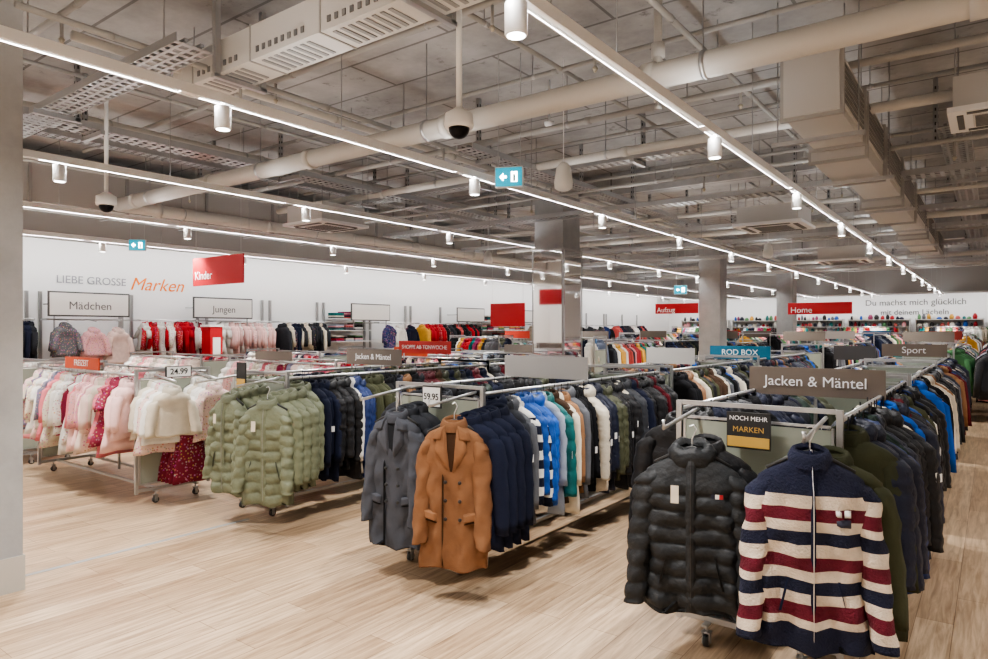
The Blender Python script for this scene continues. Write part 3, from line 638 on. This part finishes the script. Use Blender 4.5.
CM=lin(124,88,62); GR=lin(72,74,80); GN=lin(110,115,93); PB=lin(36,38,40)
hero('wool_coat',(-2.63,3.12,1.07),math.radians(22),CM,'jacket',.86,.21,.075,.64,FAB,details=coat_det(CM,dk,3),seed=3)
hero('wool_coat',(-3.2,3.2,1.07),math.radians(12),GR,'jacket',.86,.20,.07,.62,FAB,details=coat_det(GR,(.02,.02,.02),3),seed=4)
hero('puffer_jacket',(-1.13,3.06,1.07),math.radians(16),PB,'puffer',.72,.24,.085,.62,NYL,hood=True,details=puf_det(PB,(.1,.1,.1),flag=True),seed=6,pitch=.075,spread=.045)
hero('puffer_jacket',(-4.64,3.2,1.06),math.radians(28),GN,'puffer',.80,.215,.075,.62,NYL,details=puf_det(GN,(.3,.3,.3)),seed=8,pitch=.085)
hero('puffer_jacket',(-5.2,3.22,1.07),math.radians(5),GN,'puffer',.80,.21,.075,.62,NYL,details=puf_det(GN,(.3,.3,.3)),seed=9,pitch=.085)
NV=lin(28,32,54); MR=lin(100,28,44); CR=lin(214,200,182)
ST=[(.14,.19,1),(.19,.245,2),(.245,.285,1),(.34,.39,1),(.39,.445,2),(.445,.485,1),(.54,.585,1),(.585,.64,2),(.64,.68,1)]
def fle_det(mb,d,xf):
    L=d[0]; patch(mb,[(-.010,.04),(.010,.04),(.010,-L+.02),(-.010,-L+.02)],d,.014,NV,FAB,xf,2,30); patch(mb,[(-.004,.04),(.004,.04),(.004,-L+.02),(-.004,-L+.02)],d,.020,(.8,.8,.8),MET,xf,2,20)
    patch(mb,[(.08,-.19),(.105,-.19),(.105,-.22),(.08,-.22)],d,.022,WHITE,PNT,xf,3,3); patch(mb,[(.115,-.19),(.14,-.19),(.14,-.22),(.115,-.22)],d,.022,WHITE,PNT,xf,3,3)
    patch(mb,[(.08,-.228),(.14,-.228),(.14,-.262),(.08,-.262)],d,.022,NV,PNT,xf,3,3)
    for sx in (-1,1): patch(mb,[(sx*.09,-.48),(sx*.10,-.48),(sx*.13,-.62),(sx*.12,-.62)],d,.014,NV,FAB,xf,2,6)
hero('striped_fleece_jacket',(-.62,3.05,1.11),math.radians(20),NV,'jacket',.78,.23,.095,.66,FLEECE,collar=NV,stripes=ST,acc=CR,acc2=MR,details=fle_det,seed=11,spread=.06)
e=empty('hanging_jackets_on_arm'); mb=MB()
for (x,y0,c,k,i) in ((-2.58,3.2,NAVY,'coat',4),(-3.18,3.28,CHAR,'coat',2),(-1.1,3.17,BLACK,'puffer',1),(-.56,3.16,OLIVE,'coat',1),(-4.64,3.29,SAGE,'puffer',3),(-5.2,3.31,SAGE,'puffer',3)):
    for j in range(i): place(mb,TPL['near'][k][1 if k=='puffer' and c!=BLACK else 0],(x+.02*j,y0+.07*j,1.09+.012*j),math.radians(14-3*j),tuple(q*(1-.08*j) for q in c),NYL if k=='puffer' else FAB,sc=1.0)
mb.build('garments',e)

# ---------------------------------------------------------------- perimeter wall fixtures
def wallrun(y0,y1,pal1,pal2,mode):
    e=empty('wall_clothing_rail'); mb=MB(); x=-12.62
    n=round((y1-y0)/1.3)
    for k in range(n+1):
        y=y0+(y1-y0)*k/n
        mb.box(-12.96,y,1.15,.04,.05,2.3,STEEL,MET)
        for z in (1.82,.98): mb.box((x-12.96)/2,y,z,.36,.02,.03,STEEL,MET)
    for z in (1.82,.98): mb.tube([(x,y0,z),(x,y1,z)],.014,RAIL,MET,6)
    mb.build('rails',e); g=MB()
    if mode=='front':
        y=y0+.2
        while y<y1-.12:
            c=random.choice(pal1); zz=1.72+random.choice((0,0,-.08))
            for d in range(3): place(g,random.choice(TPL['mid']['kid']),(x+.12+.05*d,y,zz-.015*d),math.pi/2+random.uniform(-.1,.1),tuple(q*(.9+.05*d) for q in c),PRINT if random.random()<.5 else FAB,sc=1.0)
            g.tube([(x,y,1.82),(x+.26,y,1.79)],.008,RAIL,MET,5); y+=random.choice((.36,.4,.44))
    elif mode=='shelf':
        for z in (1.35,1.62,1.9):
            g.bb(-12.94,-12.55,y0+.05,y1-.05,z,z+.02,(.8,.8,.8)); y=y0+.2
            while y<y1-.2:
                hh=z+.021
                for q in range(random.randint(3,6)): g.bb(-12.9,-12.6,y-.12,y+.12,hh,hh+.03,random.choice(pal1),FAB); hh+=.033
                y+=.3
    else:
        yy=y0+.06
        while yy<y1-.1:
            ln=random.uniform(.5,1.3); row(g,'y',x,yy,min(y1-.06,yy+ln),1.82,random.sample(pal1,min(3,len(pal1))),'far',kinds=('kid','kid','dress') if mode=='k' else ('kid','coat'),sp=.05,sc=1.1,pr=.2); yy+=ln+random.uniform(.03,.12)
    row(g,'y',x,y0+.06,y1-.06,.98,pal2,'far',kinds=('kid','kid'),sp=.055,sc=1.1,pr=.2)
    g.build('garments',e)
for a,b2,p1,p2,md in ((1.9,4.3,[NAVY,MIDBLUE,CHAR],P_BOY,'b'),(4.5,5.8,[PINK,BLUSH,lin(150,120,135),GREY],P_KID,'front'),(6.0,7.3,[RED,WHITE,BLUSH,lin(150,40,60)],P_KID,'k'),(7.5,8.8,P_KID,P_KID,'k'),(9.0,10.3,[NAVY,CHAR,CREAM],P_BOY,'b'),(10.5,11.8,P_MIX,P_MIX,'shelf'),(12.0,13.3,P_BOY,P_BOY,'front'),(13.5,16,P_MIX,P_MEN,'b'),(16.2,18.8,P_MIX,P_MIX,'shelf'),(19.0,21.6,P_MEN,P_MIX,'b'),(22,25,P_MEN,P_MIX,'front'),(25.2,28.2,P_MIX,P_MIX,'b')): wallrun(a,b2,p1,p2,md)
e=empty('red_display_tower'); mb=MB(); mb.bb(-12.1,-11.8,6.9,7.15,.05,1.7,lin(170,22,30)); mb.bb(-12.12,-11.78,6.88,7.17,1.702,1.74,WHITE); mb.bb(-12.12,-11.78,6.88,7.17,0,.048,(.1,.1,.1)); mb.bb(-11.797,-11.79,6.95,7.1,1.1,1.5,WHITE); mb.build('tower',e)
def wallframe(txt,y,w=1.3,z=2.08,h=.42):
    e=empty('wall_category_sign'); mb=MB(); x=-12.5
    mb.box(x,y,z,.02,w,h,(.08,.08,.08)); mb.box(x+.009,y,z,.02,w*.96,h*.88,lin(228,226,222))
    for s_ in (-.42,.42): mb.box(x-.02,y+w*s_,z-.1,.02,.02,.62,STEEL,MET); mb.box(x-.24,y+w*s_,z,.44,.02,.02,STEEL,MET)
    mb.build('frame',e)
    if txt: text(txt,(x+.021,y,z-.03),'+x',.19,m_dgray,e,ext=.001)
wallframe('Mädchen',5.1); wallframe('Jungen',7.6); wallframe('',11.6); wallframe('',15.6); wallframe('',19)
e=empty('wall_slogan_lettering'); 
text('LIEBE GROSSE',(X0+.01,4.75,2.52),'+x',.19,m_grayt,e,align='LEFT'); text('Marken',(X0+.01,5.98,2.5),'+x',.34,m_orange,e,align='LEFT',shear=.35,bold=0)
e=empty('far_wall_lettering'); text('Du machst mich glücklich',(-2.6,Y1-.02,2.75),'-y',.34,m_dgray,e); text('mit deinem Lächeln',(-2.6,Y1-.02,2.35),'-y',.3,m_dgray,e)
def shelf(x,y,w):
    e=empty('homeware_shelf'); mb=MB(); 
    mb.box(x,y+.22,1.05,w,.02,2.1,(.6,.59,.57)); 
    for s_ in (-1,1): mb.box(x+s_*w/2,y,1.05,.03,.45,2.1,(.6,.59,.57))
    for z in (.12,.5,.88,1.2,1.48,1.76,2.04):
        mb.box(x,y-.01,z,w-.04,.42,.025,(.6,.59,.57)); a=x-w/2+.12
        while a<x+w/2-.1:
            h=random.uniform(.1,.24); c=random.choice(P_MIX+[WHITE,RED,BLUE]); r=random.uniform(.05,.1)
            mb.tube([(a,y-.08,z+.013),(a,y-.08,z+h*.5),(a,y-.08,z+h*.8),(a,y-.08,z+h)],[r*.8,r,r*.7,r*.4],c,PNT,10); a+=r*2+.02
    mb.build('shelf_unit',e)
for x in (-11,-8.6,-6.2,-3.8,-1.4,1.0,3.4): shelf(x,31.6,2.2)

w=bpy.data.worlds.new('interior_world'); scene.world=w; w.use_nodes=True; w.node_tree.nodes['Background'].inputs[0].default_value=(.9,.93,1,1); w.node_tree.nodes['Background'].inputs[1].default_value=.4
cam=bpy.data.cameras.new('camera'); co=bpy.data.objects.new('camera',cam); scene.collection.objects.link(co); scene.camera=co
co.location=(0,0,1.65); co.rotation_euler=(math.pi/2,0,math.radians(36.73)); cam.sensor_width=36; cam.lens=24.41; cam.clip_start=.05
print('verts',sum(len(o.data.vertices) for o in scene.objects if o.type=='MESH'))
